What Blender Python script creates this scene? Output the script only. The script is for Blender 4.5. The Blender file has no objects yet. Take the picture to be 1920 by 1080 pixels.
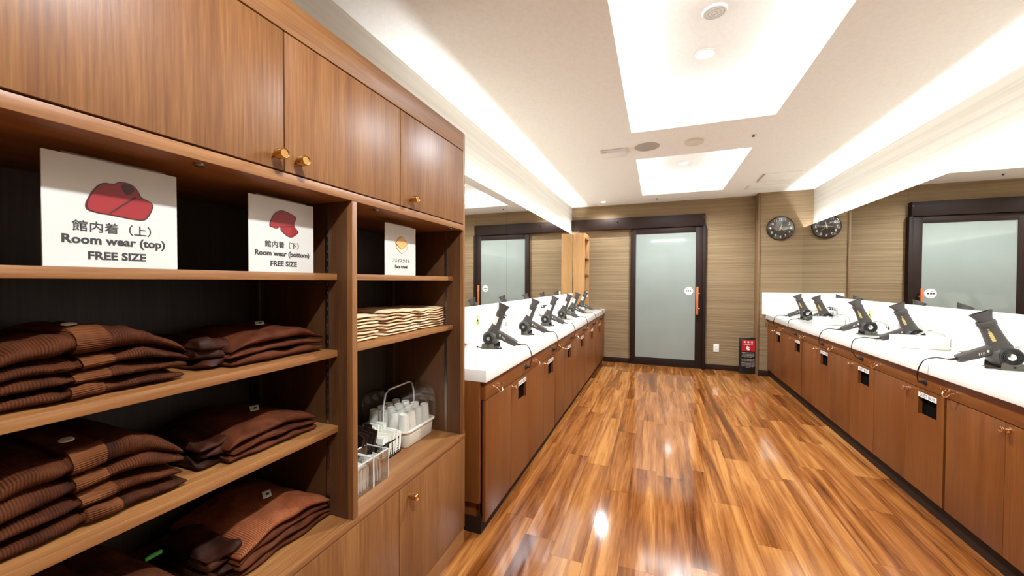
import bpy, bmesh, math, random
from mathutils import Vector, Matrix, noise

random.seed(7)
SC = bpy.context.scene
COL = SC.collection
PI = math.pi

# ------------------------------------------------------------------ camera, world, lights, exposure
FPX, YAW, PITCH, ROLL = 713.07, 0.3659, -0.0172, 0.0033
fwd = Vector((-math.sin(YAW) * math.cos(PITCH), math.cos(YAW) * math.cos(PITCH), math.sin(PITCH)))
rgt = fwd.cross(Vector((0, 0, 1))).normalized()
upv = rgt.cross(fwd)
r2 = math.cos(ROLL) * rgt + math.sin(ROLL) * upv
u2 = -math.sin(ROLL) * rgt + math.cos(ROLL) * upv
cam_d = bpy.data.cameras.new('camera')
cam_d.sensor_width = 36.0
cam_d.lens = FPX / 1920 * 36
cam_d.clip_start = 0.02
cam = bpy.data.objects.new('camera', cam_d)
COL.objects.link(cam)
cam.matrix_world = Matrix(((r2.x, u2.x, -fwd.x, 0), (r2.y, u2.y, -fwd.y, 0), (r2.z, u2.z, -fwd.z, 1.25), (0, 0, 0, 1)))
SC.camera = cam

wd = bpy.data.worlds.new('world')
SC.world = wd
wd.use_nodes = True
wd.node_tree.nodes['Background'].inputs[0].default_value = (1, .93, .85, 1)
wd.node_tree.nodes['Background'].inputs[1].default_value = 0.0

vs = SC.view_settings
vs.view_transform = 'Standard'
vs.look = 'None'
vs.gamma = 1.0
vs.use_curve_mapping = False
vs.exposure = 1.55

ZC, ZU = 2.44, 2.66                  # ceiling, raised panel in the light wells
XL, XR, YB, YF = -1.304, 1.855, 6.10, -1.20
MXL, MXR = -1.20, 1.738              # mirror planes
WELLS = [(-.805, .85), (1.55, 3.207), (3.91, 5.565)]
WX0, WX1 = -.209, .771
WARM = (.83, .92, 1.0)
WELL_W, TROUGH_W, SPOT_W = 6.5, 15.5, 85.0


def area(name, loc, direction, sx, sy, power, yaxis=(0, 1, 0)):
    l = bpy.data.lights.new(name, 'AREA')
    l.shape = 'RECTANGLE'
    l.size, l.size_y = sx, sy
    l.energy = power
    l.color = WARM
    o = bpy.data.objects.new(name, l)
    COL.objects.link(o)
    z = -Vector(direction).normalized()
    y = Vector(yaxis)
    x = y.cross(z).normalized()
    y = z.cross(x)
    o.matrix_world = Matrix(((x.x, y.x, z.x, loc[0]), (x.y, y.y, z.y, loc[1]), (x.z, y.z, z.z, loc[2]), (0, 0, 0, 1)))
    return o


for (y0, y1) in WELLS:               # LED strips on the ledges around each light well
    ym, L = (y0 + y1) / 2, y1 - y0
    per = WELL_W / (2 * (L + .98))
    area('cove_lamp', (WX0 - .07, ym, 2.552), (.75, 0, 1), .02, L + .1, per * L)
    area('cove_lamp', (WX1 + .07, ym, 2.552), (-.75, 0, 1), .02, L + .1, per * L)
    area('cove_lamp', ((WX0 + WX1) / 2, y0 - .07, 2.552), (0, .75, 1), .98, .02, per * .98)
    area('cove_lamp', ((WX0 + WX1) / 2, y1 + .07, 2.552), (0, -.75, 1), .98, .02, per * .98)
# LED strips behind the top edge of the mirrors, shining up the wall and ceiling
area('trough_lamp', (-1.241, 3.62, 1.876), (.35, 0, 1), .014, 4.9, TROUGH_W * .70)
area('trough_lamp', (1.788, 3.17, 1.876), (-.35, 0, 1), .014, 5.5, TROUGH_W * .79)


def spot(loc, power, size=150):
    l = bpy.data.lights.new('downlight_lamp', 'SPOT')
    l.energy = power
    l.color = WARM
    l.spot_size = math.radians(size)
    l.spot_blend = .6
    l.shadow_soft_size = .035
    o = bpy.data.objects.new('downlight_lamp', l)
    COL.objects.link(o)
    o.location = loc


DOWN_WELL = [(.26, 2.636, ZU), (.28, 4.968, ZU), (.26, .28, ZU)]
DOWN_SIDE = [(-.765, 5.79, ZC), (1.30, 3.60, ZC), (-.75, 2.35, ZC), (1.30, 1.2, ZC), (-.2, -.95, ZC)]
for p in DOWN_WELL:
    spot((p[0], p[1], p[2] - .03), SPOT_W)
for p in DOWN_SIDE[:1]:
    spot((p[0], p[1], p[2] - .03), 14.0)


# ------------------------------------------------------------------ materials
def lin(h):
    h = h.lstrip('#')
    out = []
    for i in (0, 2, 4):
        c = int(h[i:i + 2], 16) / 255
        out.append(c / 12.92 if c <= .04045 else ((c + .055) / 1.055) ** 2.4)
    return tuple(out) + (1,)


class NT:
    def __init__(s, name):
        s.m = bpy.data.materials.new(name)
        s.m.use_nodes = True
        s.t = s.m.node_tree
        s.b = s.t.nodes['Principled BSDF']

    def n(s, t, **kw):
        nd = s.t.nodes.new(t)
        for k, v in kw.items():
            setattr(nd, k, v)
        return nd

    def l(s, a, b):
        s.t.links.new(a, b)

    def inp(s, nd, key, v):
        if hasattr(v, 'is_linked') or hasattr(v, 'links'):
            s.l(v, nd.inputs[key])
        else:
            nd.inputs[key].default_value = v

    def math(s, op, a, b=0.0, c=None):
        nd = s.n('ShaderNodeMath', operation=op)
        s.inp(nd, 0, a)
        s.inp(nd, 1, b)
        if c is not None:
            s.inp(nd, 2, c)
        return nd.outputs[0]

    def coord(s, kind='Object', scale=(1, 1, 1), rnd=0.0):
        tc = s.n('ShaderNodeTexCoord')
        mp = s.n('ShaderNodeMapping')
        mp.inputs['Scale'].default_value = scale
        s.l(tc.outputs[kind], mp.inputs[0])
        if rnd:
            oi = s.n('ShaderNodeObjectInfo')
            cm = s.n('ShaderNodeCombineXYZ')
            v = s.math('MULTIPLY', oi.outputs['Random'], rnd)
            for i in range(3):
                s.l(v, cm.inputs[i])
            s.l(cm.outputs[0], mp.inputs['Location'])
        return mp.outputs[0]

    def noise(s, vec, scale=1.0, detail=4, rough=.5, dist=0.0):
        nd = s.n('ShaderNodeTexNoise')
        s.l(vec, nd.inputs['Vector'])
        nd.inputs['Scale'].default_value = scale
        nd.inputs['Detail'].default_value = detail
        nd.inputs['Roughness'].default_value = rough
        nd.inputs['Distortion'].default_value = dist
        return nd.outputs['Fac']

    def ramp(s, fac, stops, interp='LINEAR'):
        nd = s.n('ShaderNodeValToRGB')
        nd.color_ramp.interpolation = interp
        e = nd.color_ramp.elements
        while len(e) < len(stops):
            e.new(.5)
        for i, (p, c) in enumerate(stops):
            e[i].position = p
            e[i].color = c
        s.l(fac, nd.inputs[0])
        return nd.outputs[0]

    def mix(s, fac, a, b, mode='MIX'):
        nd = s.n('ShaderNodeMix', data_type='RGBA', blend_type=mode)
        s.inp(nd, 0, fac)
        s.inp(nd, 6, a)
        s.inp(nd, 7, b)
        return nd.outputs[2]

    def bump(s, h, strength=.3, dist=.01):
        nd = s.n('ShaderNodeBump')
        nd.inputs['Strength'].default_value = strength
        nd.inputs['Distance'].default_value = dist
        s.l(h, nd.inputs['Height'])
        s.l(nd.outputs[0], s.b.inputs['Normal'])

    def set(s, **kw):
        for k, v in kw.items():
            s.inp(s.b, k.replace('_', ' '), v)
        return s.m


def plain(name, col, rough=.5, metal=0.0, emit=None, es=0.0, spec=.5, coat=0.0):
    t = NT(name)
    # a faint wear pattern keeps every surface procedural
    v = t.noise(t.coord(scale=(9, 9, 9)), 1, 3)
    c = lin(col) if isinstance(col, str) else col
    d = tuple(x * .94 for x in c[:3]) + (1,)
    t.set(Base_Color=t.ramp(v, [(.3, d), (.7, c)]), Roughness=rough, Metallic=metal, Specular_IOR_Level=spec, Coat_Weight=coat)
    if emit:
        t.set(Emission_Color=lin(emit), Emission_Strength=es)
    return t.m


def wood(name, cols, axis='Z', rough=.42, coarse=16, fine=170):
    t = NT(name)
    sc = {'Z': (1, 1, .035), 'Y': (1, .035, 1), 'X': (.035, 1, 1)}[axis]
    v = t.coord(scale=sc, rnd=7.0)
    a = t.noise(v, coarse, 3, .55, .35)
    b = t.noise(v, fine, 3, .6)
    f = t.math('ADD', t.math('MULTIPLY', a, .45), t.math('MULTIPLY', b, .55))
    c = t.ramp(f, [(.36, lin(cols[0])), (.52, lin(cols[1])), (.66, lin(cols[2]))])
    oi = t.n('ShaderNodeObjectInfo')
    br = t.math('ADD', t.math('MULTIPLY', oi.outputs['Random'], .12), .94)
    hs = t.n('ShaderNodeHueSaturation')
    t.l(c, hs.inputs['Color'])
    t.l(br, hs.inputs['Value'])
    t.set(Base_Color=hs.outputs[0], Roughness=rough)
    t.bump(b, .08, .002)
    return t.m


TEAK = ('#6a3f1f', '#7e5029', '#8e6033')
TEAKE = ('#744724', '#88582f', '#966739')
VAN = ('#653510', '#723e15', '#7e491d')
M = {}
M['teak_v'] = wood('teak_veneer_upright_grain', TEAK, 'Z')
M['teak_h'] = wood('teak_veneer_lengthwise_grain', TEAKE, 'Y')
M['van_v'] = wood('walnut_veneer_upright_grain', VAN, 'Z', .38)
M['van_h'] = wood('walnut_veneer_lengthwise_grain', VAN, 'Y', .38)
M['tower'] = wood('pale_teak_upright_grain', ('#ad7d4a', '#bd8d58', '#c99a66'), 'Z')
M['backboard'] = wood('shaded_teak_back_board', ('#2a1c10', '#332315', '#3c2a1a'), 'Z', .6)  # board colour darkened to hold the deep shade inside the shelf bays
M['inner_shade'] = wood('shaded_teak_inner_face', ('#4a2c15', '#573519', '#633f20'), 'Z', .5)  # darker teak tone, shade of the bay sides put into the colour


def floor_mat():
    t = NT('wood_plank_floor')
    tc = t.n('ShaderNodeTexCoord')
    sp = t.n('ShaderNodeSeparateXYZ')
    t.l(tc.outputs['Object'], sp.inputs[0])
    W, L = .15, .95
    xs = t.math('DIVIDE', sp.outputs[0], W)
    col = t.math('FLOOR', xs)
    wn = t.n('ShaderNodeTexWhiteNoise', noise_dimensions='1D')
    t.l(col, wn.inputs['W'])
    ys = t.math('ADD', t.math('DIVIDE', sp.outputs[1], L), t.math('MULTIPLY', wn.outputs['Value'], 7.3))
    row = t.math('FLOOR', ys)
    idv = t.math('ADD', t.math('MULTIPLY', col, 17.31), t.math('MULTIPLY', row, 5.77))
    w2 = t.n('ShaderNodeTexWhiteNoise', noise_dimensions='1D')
    t.l(idv, w2.inputs['W'])
    rnd = w2.outputs['Value']
    cv = t.n('ShaderNodeCombineXYZ')
    t.l(t.math('MULTIPLY', sp.outputs[0], 1.0), cv.inputs[0])
    t.l(t.math('MULTIPLY', sp.outputs[1], .055), cv.inputs[1])
    t.l(t.math('MULTIPLY', rnd, 40.0), cv.inputs[2])
    a = t.noise(cv.outputs[0], 15, 3, .5, .8)
    b = t.noise(cv.outputs[0], 90, 4, .6, .25)
    f = t.math('ADD', t.math('ADD', t.math('MULTIPLY', a, .72), t.math('MULTIPLY', b, .30)), t.math('MULTIPLY', t.math('SUBTRACT', rnd, .5), .13))
    c = t.ramp(f, [(.33, lin('#572c12')), (.43, lin('#78431c')), (.54, lin('#965b2b')), (.68, lin('#b77c42'))])
    fx = t.math('ABSOLUTE', t.math('SUBTRACT', t.math('FRACT', xs), .5))
    fy = t.math('ABSOLUTE', t.math('SUBTRACT', t.math('FRACT', ys), .5))
    seam = t.math('MAXIMUM', t.math('GREATER_THAN', fx, .491), t.math('GREATER_THAN', fy, .4986))
    c = t.mix(t.math('MULTIPLY', seam, .45), c, lin('#4a2a12'))
    t.set(Base_Color=c, Roughness=t.math('ADD', .06, t.math('MULTIPLY', b, .06)), Specular_IOR_Level=.8)
    t.bump(b, .03, .002)
    return t.m


M['floor'] = floor_mat()


def wallpaper():
    t = NT('ribbed_beige_wallpaper')
    v = t.coord(scale=(.6, .6, 78))
    a = t.noise(v, 1, 2, .5, .5)
    b = t.noise(t.coord(scale=(5, 5, 190)), 1, 2)
    f = t.math('ADD', t.math('MULTIPLY', a, .8), t.math('MULTIPLY', b, .2))
    c = t.ramp(f, [(.36, lin('#7f684c')), (.50, lin('#897254')), (.62, lin('#917a5b'))])
    t.set(Base_Color=c, Roughness=.75, Specular_IOR_Level=.25)
    t.bump(f, .6, .010)
    return t.m


M['wall'] = wallpaper()


def ceil_mat(name, a, b):
    t = NT(name)
    v = t.noise(t.coord(scale=(1, .8, 1)), 60, 3)
    t.set(Base_Color=t.ramp(v, [(.3, lin(a)), (.7, lin(b))]), Roughness=.9, Specular_IOR_Level=.1)
    t.bump(v, .06, .004)
    return t.m


M['ceil'] = ceil_mat('cream_ceiling_paper', '#ebe6de', '#f0ece5')
def soffit_mat():
    t = NT('pale_ribbed_soffit_paper')
    f = t.noise(t.coord(scale=(.7, .5, 55)), 1, 2, .5, .4)
    t.set(Base_Color=t.ramp(f, [(.40, lin('#cbc2b4')), (.5, lin('#cfc7b9')), (.6, lin('#d3cbbe'))]), Roughness=.85, Specular_IOR_Level=.15)
    t.bump(f, .12, .004)
    return t.m


M['soffit'] = soffit_mat()
M['counter'] = plain('white_solid_surface', '#ece6dc', .16)
M['white'] = plain('white_plastic', '#eceae4', .35)
M['offwhite'] = plain('cream_plastic', '#ddd3bf', .5)
M['greyplate'] = plain('grey_grille', '#b3aba0', .6)
M['darkframe'] = plain('dark_bronze_frame', '#281a14', .55, spec=.15)
M['baseb'] = plain('dark_brown_vinyl', '#2c1b10', .65, spec=.15)
M['trim'] = plain('brown_trim_wood', '#7d5f3e', .5)
M['copper'] = plain('copper_wood_pull', '#c0683f', .35)
M['brass'] = plain('brushed_brass', '#c79a5c', .28, 1.0)
M['rosebrass'] = plain('polished_rose_brass', '#efd0ae', .15, 1.0)
M['chrome'] = plain('chrome', '#d8d8d8', .08, 1.0)
M['steel'] = plain('zinc_rail', '#a8a39b', .3, 1.0)
M['dryer'] = plain('charcoal_plastic', '#4b4540', .45, spec=.35)
M['dryer_dark'] = plain('black_plastic', '#211e1c', .4)
M['stand'] = plain('dark_steel_bracket', '#5d564c', .45, .2)
M['gold'] = plain('gold_print', '#d9c27e', .35, .3)
M['black'] = plain('black_rubber', '#161311', .45)
M['hole'] = plain('slot_shade_black', '#080605', .9, spec=.05)  # near-black colour stands in for the unlit void behind the dust slots
M['red'] = plain('red_print', '#b3141c', .45)
M['ink'] = plain('dark_ink', '#2f2c29', .6)
M['paper'] = plain('white_card', '#e9e4dc', .3)
M['signcard'] = plain('pale_grey_card', '#c9c2b8', .35)
M['signred'] = plain('crimson_print', '#8c1517', .45)
M['signdark'] = plain('maroon_print', '#421010', .45)
M['orange'] = plain('tan_print', '#d9a05c', .45)
M['orange_l'] = plain('pale_tan_print', '#eec9a0', .45)
M['orange_d'] = plain('brown_print', '#8a5a30', .45)
M['yellow'] = plain('yellow_print', '#e6c62c', .4)
M['green'] = plain('green_print', '#2f8a3c', .5)
M['lampglow'] = plain('lit_lamp_face', '#ffffff', .4, emit='#fff1dc', es=25)
M['towel'] = None
M['board'] = plain('black_sign_board', '#17110f', .35)
M['clockface'] = plain('dark_brown_dial', '#2b211a', .25)


def mirror_mat():
    t = NT('mirror_silver')
    v = t.noise(t.coord(), 2, 2)
    t.set(Base_Color=t.ramp(v, [(.3, (.86, .87, .84, 1)), (.7, (.87, .88, .85, 1))]), Metallic=1.0, Roughness=0.0)
    return t.m


M['mirror'] = mirror_mat()


def frosted():
    t = NT('frosted_glass_pane')
    v = t.noise(t.coord(scale=(1, 1, 1)), 1.5, 2)
    t.set(Base_Color=t.ramp(v, [(.3, lin('#868b83')), (.7, lin('#8e938b'))]), Roughness=.05, Specular_IOR_Level=.6)
    return t.m


M['frost'] = frosted()


def clear(name, tint=(1, 1, 1, 1), base=.10):
    t = NT(name)
    out = t.t.nodes['Material Output']
    tr = t.n('ShaderNodeBsdfTransparent')
    tr.inputs[0].default_value = tint
    gl = t.n('ShaderNodeBsdfGlossy')
    gl.inputs['Roughness'].default_value = .06
    lw = t.n('ShaderNodeLayerWeight')
    lw.inputs[0].default_value = .35
    f = t.math('ADD', t.math('MULTIPLY', lw.outputs['Facing'], .55), base)
    mx = t.n('ShaderNodeMixShader')
    t.l(f, mx.inputs[0])
    t.l(tr.outputs[0], mx.inputs[1])
    t.l(gl.outputs[0], mx.inputs[2])
    t.l(mx.outputs[0], out.inputs[0])
    return t.m


M['clear'] = clear('clear_acrylic', (.96, .96, .95, 1), .09)


def cloth(name, dark, mid, light, rib=None, rough=.75, sheen=.15, ribscale=260):
    t = NT(name)
    v = t.noise(t.coord(scale=(14, 14, 14), rnd=5), 1, 4, .6)
    c = t.ramp(v, [(.32, lin(dark)), (.5, lin(mid)), (.7, lin(light))])
    t.set(Roughness=rough, Sheen_Weight=0.0, Specular_IOR_Level=.12 if rough > .5 else .35)
    if rib:
        sep = t.n('ShaderNodeSeparateXYZ')
        t.l(t.coord(), sep.inputs[0])
        s = t.math('SINE', t.math('MULTIPLY', sep.outputs['XYZ'.index(rib)], ribscale * PI * 2))
        h = t.math('ADD', t.math('MULTIPLY', s, .5), .5)
        c = t.mix(t.math('MULTIPLY', t.math('SUBTRACT', 1.0, h), .35), c, lin(dark))
        t.bump(h, .6, .002)
    else:
        t.bump(t.noise(t.coord(scale=(1, 1, 1)), 260, 2), .2, .002)
    t.set(Base_Color=c)
    return t.m


M['brown_rib'] = cloth('ribbed_brown_cloth', '#2a1106', '#4a230e', '#582d14', 'Y')
M['brown'] = cloth('plain_brown_cloth', '#3a1808', '#4f2511', '#5c2f18', None)
M['brown_band'] = cloth('brown_collar_cloth', '#48240f', '#633619', '#714122', 'Z', ribscale=260)
M['brown_satin'] = cloth('dark_brown_satin_cloth', '#1c0b05', '#331609', '#452110', None, .55, .3)
M['rust'] = cloth('rust_ribbed_cloth', '#6e351c', '#8a4b2c', '#985a39', 'Y')
M['towel'] = cloth('beige_terry_cloth', '#c9a47c', '#dcb990', '#e8caa4', None, .9, .3)
M['cup'] = plain('white_paper_cup', '#ece5d8', .5)
M['packet'] = plain('white_wrap', '#ece6d8', .35)
M['packet_g'] = plain('pale_green_wrap', '#c6c48a', .4)
M['comb'] = plain('dark_glossy_wrap', '#2b1c17', .18)
M['swab'] = plain('frosty_wrap', '#d9d3c8', .25)
M['wire'] = plain('black_wire', '#1c1714', .4, .5)


# ------------------------------------------------------------------ mesh helpers
class G:
    def __init__(s):
        s.bm = bmesh.new()

    def box(s, x0, x1, y0, y1, z0, z1, bev=0.0, seg=2):
        if x0 > x1: x0, x1 = x1, x0
        if y0 > y1: y0, y1 = y1, y0
        if z0 > z1: z0, z1 = z1, z0
        r = bmesh.ops.create_cube(s.bm, size=1.0)
        vs_ = r['verts']
        for v in vs_:
            v.co = Vector(((x0 + x1) / 2 + v.co.x * (x1 - x0), (y0 + y1) / 2 + v.co.y * (y1 - y0), (z0 + z1) / 2 + v.co.z * (z1 - z0)))
        if bev:
            es = list({e for v in vs_ for e in v.link_edges})
            bmesh.ops.bevel(s.bm, geom=es, offset=bev, segments=seg, affect='EDGES', profile=.5)
        return s

    def rings(s, rings, cap=True, closed=False):
        """skin a list of equal-length point loops"""
        vr = [[s.bm.verts.new(p) for p in ring] for ring in rings]
        n = len(vr[0])
        pairs = list(zip(vr, vr[1:]))
        if closed:
            pairs.append((vr[-1], vr[0]))
        for a, b in pairs:
            for i in range(n):
                j = (i + 1) % n
                s.bm.faces.new((a[i], a[j], b[j], b[i]))
        if cap and not closed:
            s.bm.faces.new(list(reversed(vr[0])))
            s.bm.faces.new(vr[-1])
        return s

    def tube(s, pts, r, n=10, cap=True):
        pts = [Vector(p) for p in pts]
        rings = []
        ref = None
        for i, p in enumerate(pts):
            a = pts[max(i - 1, 0)]
            b = pts[min(i + 1, len(pts) - 1)]
            t = (b - a).normalized()
            if ref is None:
                ref = Vector((0, 0, 1)) if abs(t.z) < .9 else Vector((1, 0, 0))
            x = (ref - t * ref.dot(t)).normalized()
            ref = x
            y = t.cross(x)
            rr = r[i] if isinstance(r, (list, tuple)) else r
            rings.append([p + (x * math.cos(q) + y * math.sin(q)) * rr for q in (2 * PI * k / n for k in range(n))])
        return s.rings(rings, cap)

    def lathe(s, prof, origin=(0, 0, 0), axis=(0, 0, 1), n=28, cap=True):
        """prof: (radius, height along axis)"""
        z = Vector(axis).normalized()
        x = Vector((1, 0, 0)) if abs(z.x) < .9 else Vector((0, 1, 0))
        x = (x - z * x.dot(z)).normalized()
        y = z.cross(x)
        o = Vector(origin)
        return s.rings([[o + z * h + (x * math.cos(q) + y * math.sin(q)) * max(r, 1e-5) for q in (2 * PI * k / n for k in range(n))] for r, h in prof], cap)

    def poly(s, pts, thick):
        """flat polygon extruded by vector thick"""
        t = Vector(thick)
        a = [s.bm.verts.new(Vector(p)) for p in pts]
        b = [s.bm.verts.new(Vector(p) + t) for p in pts]
        n = len(a)
        s.bm.faces.new(a)
        s.bm.faces.new(list(reversed(b)))
        for i in range(n):
            j = (i + 1) % n
            s.bm.faces.new((a[j], a[i], b[i], b[j]))
        return s

    def build(s, name, mat, parent=None, label=None, ang=40):
        bmesh.ops.recalc_face_normals(s.bm, faces=s.bm.faces[:])
        me = bpy.data.meshes.new(name)
        s.bm.to_mesh(me)
        s.bm.free()
        me.materials.append(mat)
        me.shade_smooth()
        me.set_sharp_from_angle(angle=math.radians(ang))
        o = bpy.data.objects.new(name, me)
        COL.objects.link(o)
        if parent:
            o.parent = parent
        if label:
            o['label'] = label
        return o


def bx(*a, **k):
    return G().box(*a, **k)


def tag(o, label, cat, group=None):
    o['label'] = label
    o['category'] = cat
    if group:
        o['group'] = group
    return o


def thing(name, label, cat, loc=(0, 0, 0), group=None, rz=0.0):
    o = bpy.data.objects.new(name, None)
    o.empty_display_size = .05
    COL.objects.link(o)
    o.location = loc
    o.rotation_euler = (0, 0, rz)
    return tag(o, label, cat, group)


def struct(o):
    o['kind'] = 'structure'
    return o


def dup(root, loc, label, rz=None):
    r = root.copy()
    COL.objects.link(r)
    r.location = loc
    if rz is not None:
        r.rotation_euler = (0, 0, rz)
    r['label'] = label
    for ch in list(root.children):
        c = ch.copy()
        COL.objects.link(c)
        c.parent = r
        for g in list(ch.children):
            d = g.copy()
            COL.objects.link(d)
            d.parent = c
    return r


def text_mesh(lines, frame, name, mat, parent=None, depth=.0004, bold=.0):
    """lines: (body, size, u, v[, align, rotation]) laid in frame=(origin, u axis, v axis)"""
    O, U, V = (Vector(f) for f in frame)
    N = U.cross(V)
    bm = bmesh.new()
    for ln in lines:
        body, size, u, v = ln[:4]
        cu = bpy.data.curves.new('lettering', 'FONT')
        cu.body = body
        cu.size = size
        cu.align_x = 'CENTER'
        cu.align_y = 'CENTER'
        cu.extrude = depth
        cu.offset = bold * size if all(ord(ch) < 256 for ch in body) else .009 * size
        cu.resolution_u = 3
        ob = bpy.data.objects.new('lettering', cu)
        COL.objects.link(ob)
        dg = bpy.context.evaluated_depsgraph_get()
        dg.update()
        me = bpy.data.meshes.new_from_object(ob.evaluated_get(dg))
        sx = ln[4] if len(ln) > 4 else 1.0
        me.transform(Matrix(((U.x * sx, V.x, N.x, 0), (U.y * sx, V.y, N.y, 0), (U.z * sx, V.z, N.z, 0), (0, 0, 0, 1))))
        me.transform(Matrix.Translation(O + U * u + V * v))
        bm.from_mesh(me)
        bpy.data.objects.remove(ob)
        bpy.data.curves.remove(cu)
        bpy.data.meshes.remove(me)
    me = bpy.data.meshes.new(name)
    bm.to_mesh(me)
    bm.free()
    me.materials.clear()
    me.materials.append(mat)
    o = bpy.data.objects.new(name, me)
    COL.objects.link(o)
    if parent:
        o.parent = parent
    return o


def smooth_poly(pts, k=3):
    for _ in range(k):
        out = []
        for i in range(len(pts)):
            a, b = pts[i], pts[(i + 1) % len(pts)]
            out += [(a[0] * .75 + b[0] * .25, a[1] * .75 + b[1] * .25), (a[0] * .25 + b[0] * .75, a[1] * .25 + b[1] * .75)]
        pts = out
    return pts


# ------------------------------------------------------------------ the room
struct(bx(XL - .1, XR + .1, YF - .1, YB + .1, -.08, 0).build('floor', M['floor']))
c = G()
c.box(XL - .1, WX0, YF - .1, YB + .1, ZC, 2.535)
c.box(WX1, XR + .1, YF - .1, YB + .1, ZC, 2.535)
ys = [YF - .1]
for a, b in WELLS:
    ys += [a, b]
ys.append(YB + .1)
for i in range(0, len(ys), 2):
    c.box(WX0, WX1, ys[i], ys[i + 1], ZC, 2.535)
c.box(XL - .1, XR + .1, YF - .1, YB + .1, ZU, ZU + .06)
c.box(XL - .1, WX0 - .13, YF - .1, YB + .1, 2.535, ZU)
c.box(WX1 + .13, XR + .1, YF - .1, YB + .1, 2.535, ZU)
ys2 = [YF - .1]
for a, b in WELLS:
    ys2 += [a - .13, b + .13]
ys2.append(YB + .1)
for i in range(0, len(ys2), 2):
    c.box(WX0 - .13, WX1 + .13, ys2[i], ys2[i + 1], 2.535, ZU)
struct(c.build('ceiling', M['ceil']))
struct(bx(XL - .1, XL, YF - .1, YB + .1, 0, ZC).build('wall_left', M['wall']))
struct(bx(XR, XR + .1, YF - .1, YB + .1, 0, ZC).build('wall_right', M['wall']))
struct(bx(XL, XR, YB, YB + .1, 0, ZC).build('wall_back', M['wall']))
struct(bx(XL, XR, YF - .1, YF, 0, ZC).build('wall_front', M['wall']))
YC = 5.93
struct(bx(1.262, XR, YC, YB, 0, ZC).build('wall_column', M['wall']))
# smooth pale upper walls (soffits) above the mirrors
struct(bx(XL, XL + .004, YF, YB, 1.86, ZC).build('wall_left_soffit', M['soffit']))
struct(bx(XR - .004, XR, .4, YC, 1.86, ZC).build('wall_right_soffit', M['soffit']))
struct(bx(1.243, 1.268, YC - .012, YB, 0, ZC, bev=.002).build('trim_1', M['trim']))
struct(bx(.619, .623, YB - .003, YB, 2.225, ZC).build('trim_2', M['trim']))
struct(bx(-.79, -.388, YB - .012, YB, 0, .075, bev=.002).build('baseboard_left', M['baseb']))
struct(bx(.641, 1.243, YB - .012, YB, 0, .075, bev=.002).build('baseboard_back', M['baseb']))
struct(bx(1.262, 1.395, YC - .024, YC - .012, 0, .075, bev=.002).build('baseboard_right', M['baseb']))
struct(bx(XL, XR, YF, YF + .012, 0, .075, bev=.002).build('baseboard_front', M['baseb']))

# sliding door
d = bpy.data.objects.new('door_1', None)
COL.objects.link(d)
d.location = (0, YB, 0)
struct(d)
d['label'] = 'dark framed frosted glass sliding door'
bx(XL + .01, .622, -.075, 0, 2.052, 2.225, bev=.003).build('track_cover', M['darkframe'], d)
bx(.598, .641, -.07, 0, 0, 2.052, bev=.003).build('jamb', M['darkframe'], d)
bx(-.388, .60, -.012, 0, .0, .012).build('floor_track', M['white'], d)
f = G()
f.box(-.388, -.312, -.05, -.015, .012, 2.05, bev=.003)
f.box(.505, .597, -.05, -.015, .012, 2.05, bev=.003)
f.box(-.312, .505, -.05, -.015, 1.966, 2.05, bev=.003)
f.box(-.312, .505, -.05, -.015, .012, .118, bev=.003)
fr = f.build('door_frame', M['darkframe'], d)
bx(-.314, .507, -.042, -.030, .116, 1.968).build('glass', M['frost'], d)
h = bx(.513, .541, -.112, -.088, .785, 1.182, bev=.004).build('handle', M['copper'], d)
for z in (.872, 1.085):
    G().tube([(.527, -.1, z), (.558, -.1, z)], .008, 12).build('handle_mount', M['chrome'], h)
    G().tube([(.55, -.1, z), (.55, -.045, z)], .009, 12).build('handle_mount', M['chrome'], h)
for x in (-.59, .612):
    G().lathe([(.0, -.001), (.012, -.001), (.012, -.012), (0, -.014)], (x, -.075, 2.17), (0, 1, 0), 16).build('track_bolt', M['black'], d)
st = G().lathe([(0, 0), (.058, 0), (.058, -.002), (0, -.002)], (.42, -.0425, 1.122), (0, 1, 0), 36).build('door_sticker', M['paper'], d)
k = G()
k.box(-.02 + .42 - .01, .42 + .0, -.0452, -.0447, 1.146, 1.156)
k.build('red_mark', M['red'], st)
k = G()
for i, (u, w) in enumerate(((-.032, .018), (-.006, .020), (.022, .018))):
    k.box(.42 + u - w / 2, .42 + u + w / 2, -.0452, -.0447, 1.112, 1.132)
k.box(.42 - .018, .42 + .016, -.0452, -.0447, 1.086, 1.093)
k.build('dark_mark', M['ink'], st)

# wall outlet
o = thing('wall_outlet', 'white outlet plate low on the back wall right of the sliding door', 'outlet', (.787, YB, .31))
bx(-.035, .035, -.008, 0, -.056, .056, bev=.002).build('cover_plate', M['white'], o)
for z in (-.022, .022):
    bx(-.012, .012, -.0095, -.007, z - .012, z + .012, bev=.001).build('socket', M['offwhite'], o)

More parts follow.
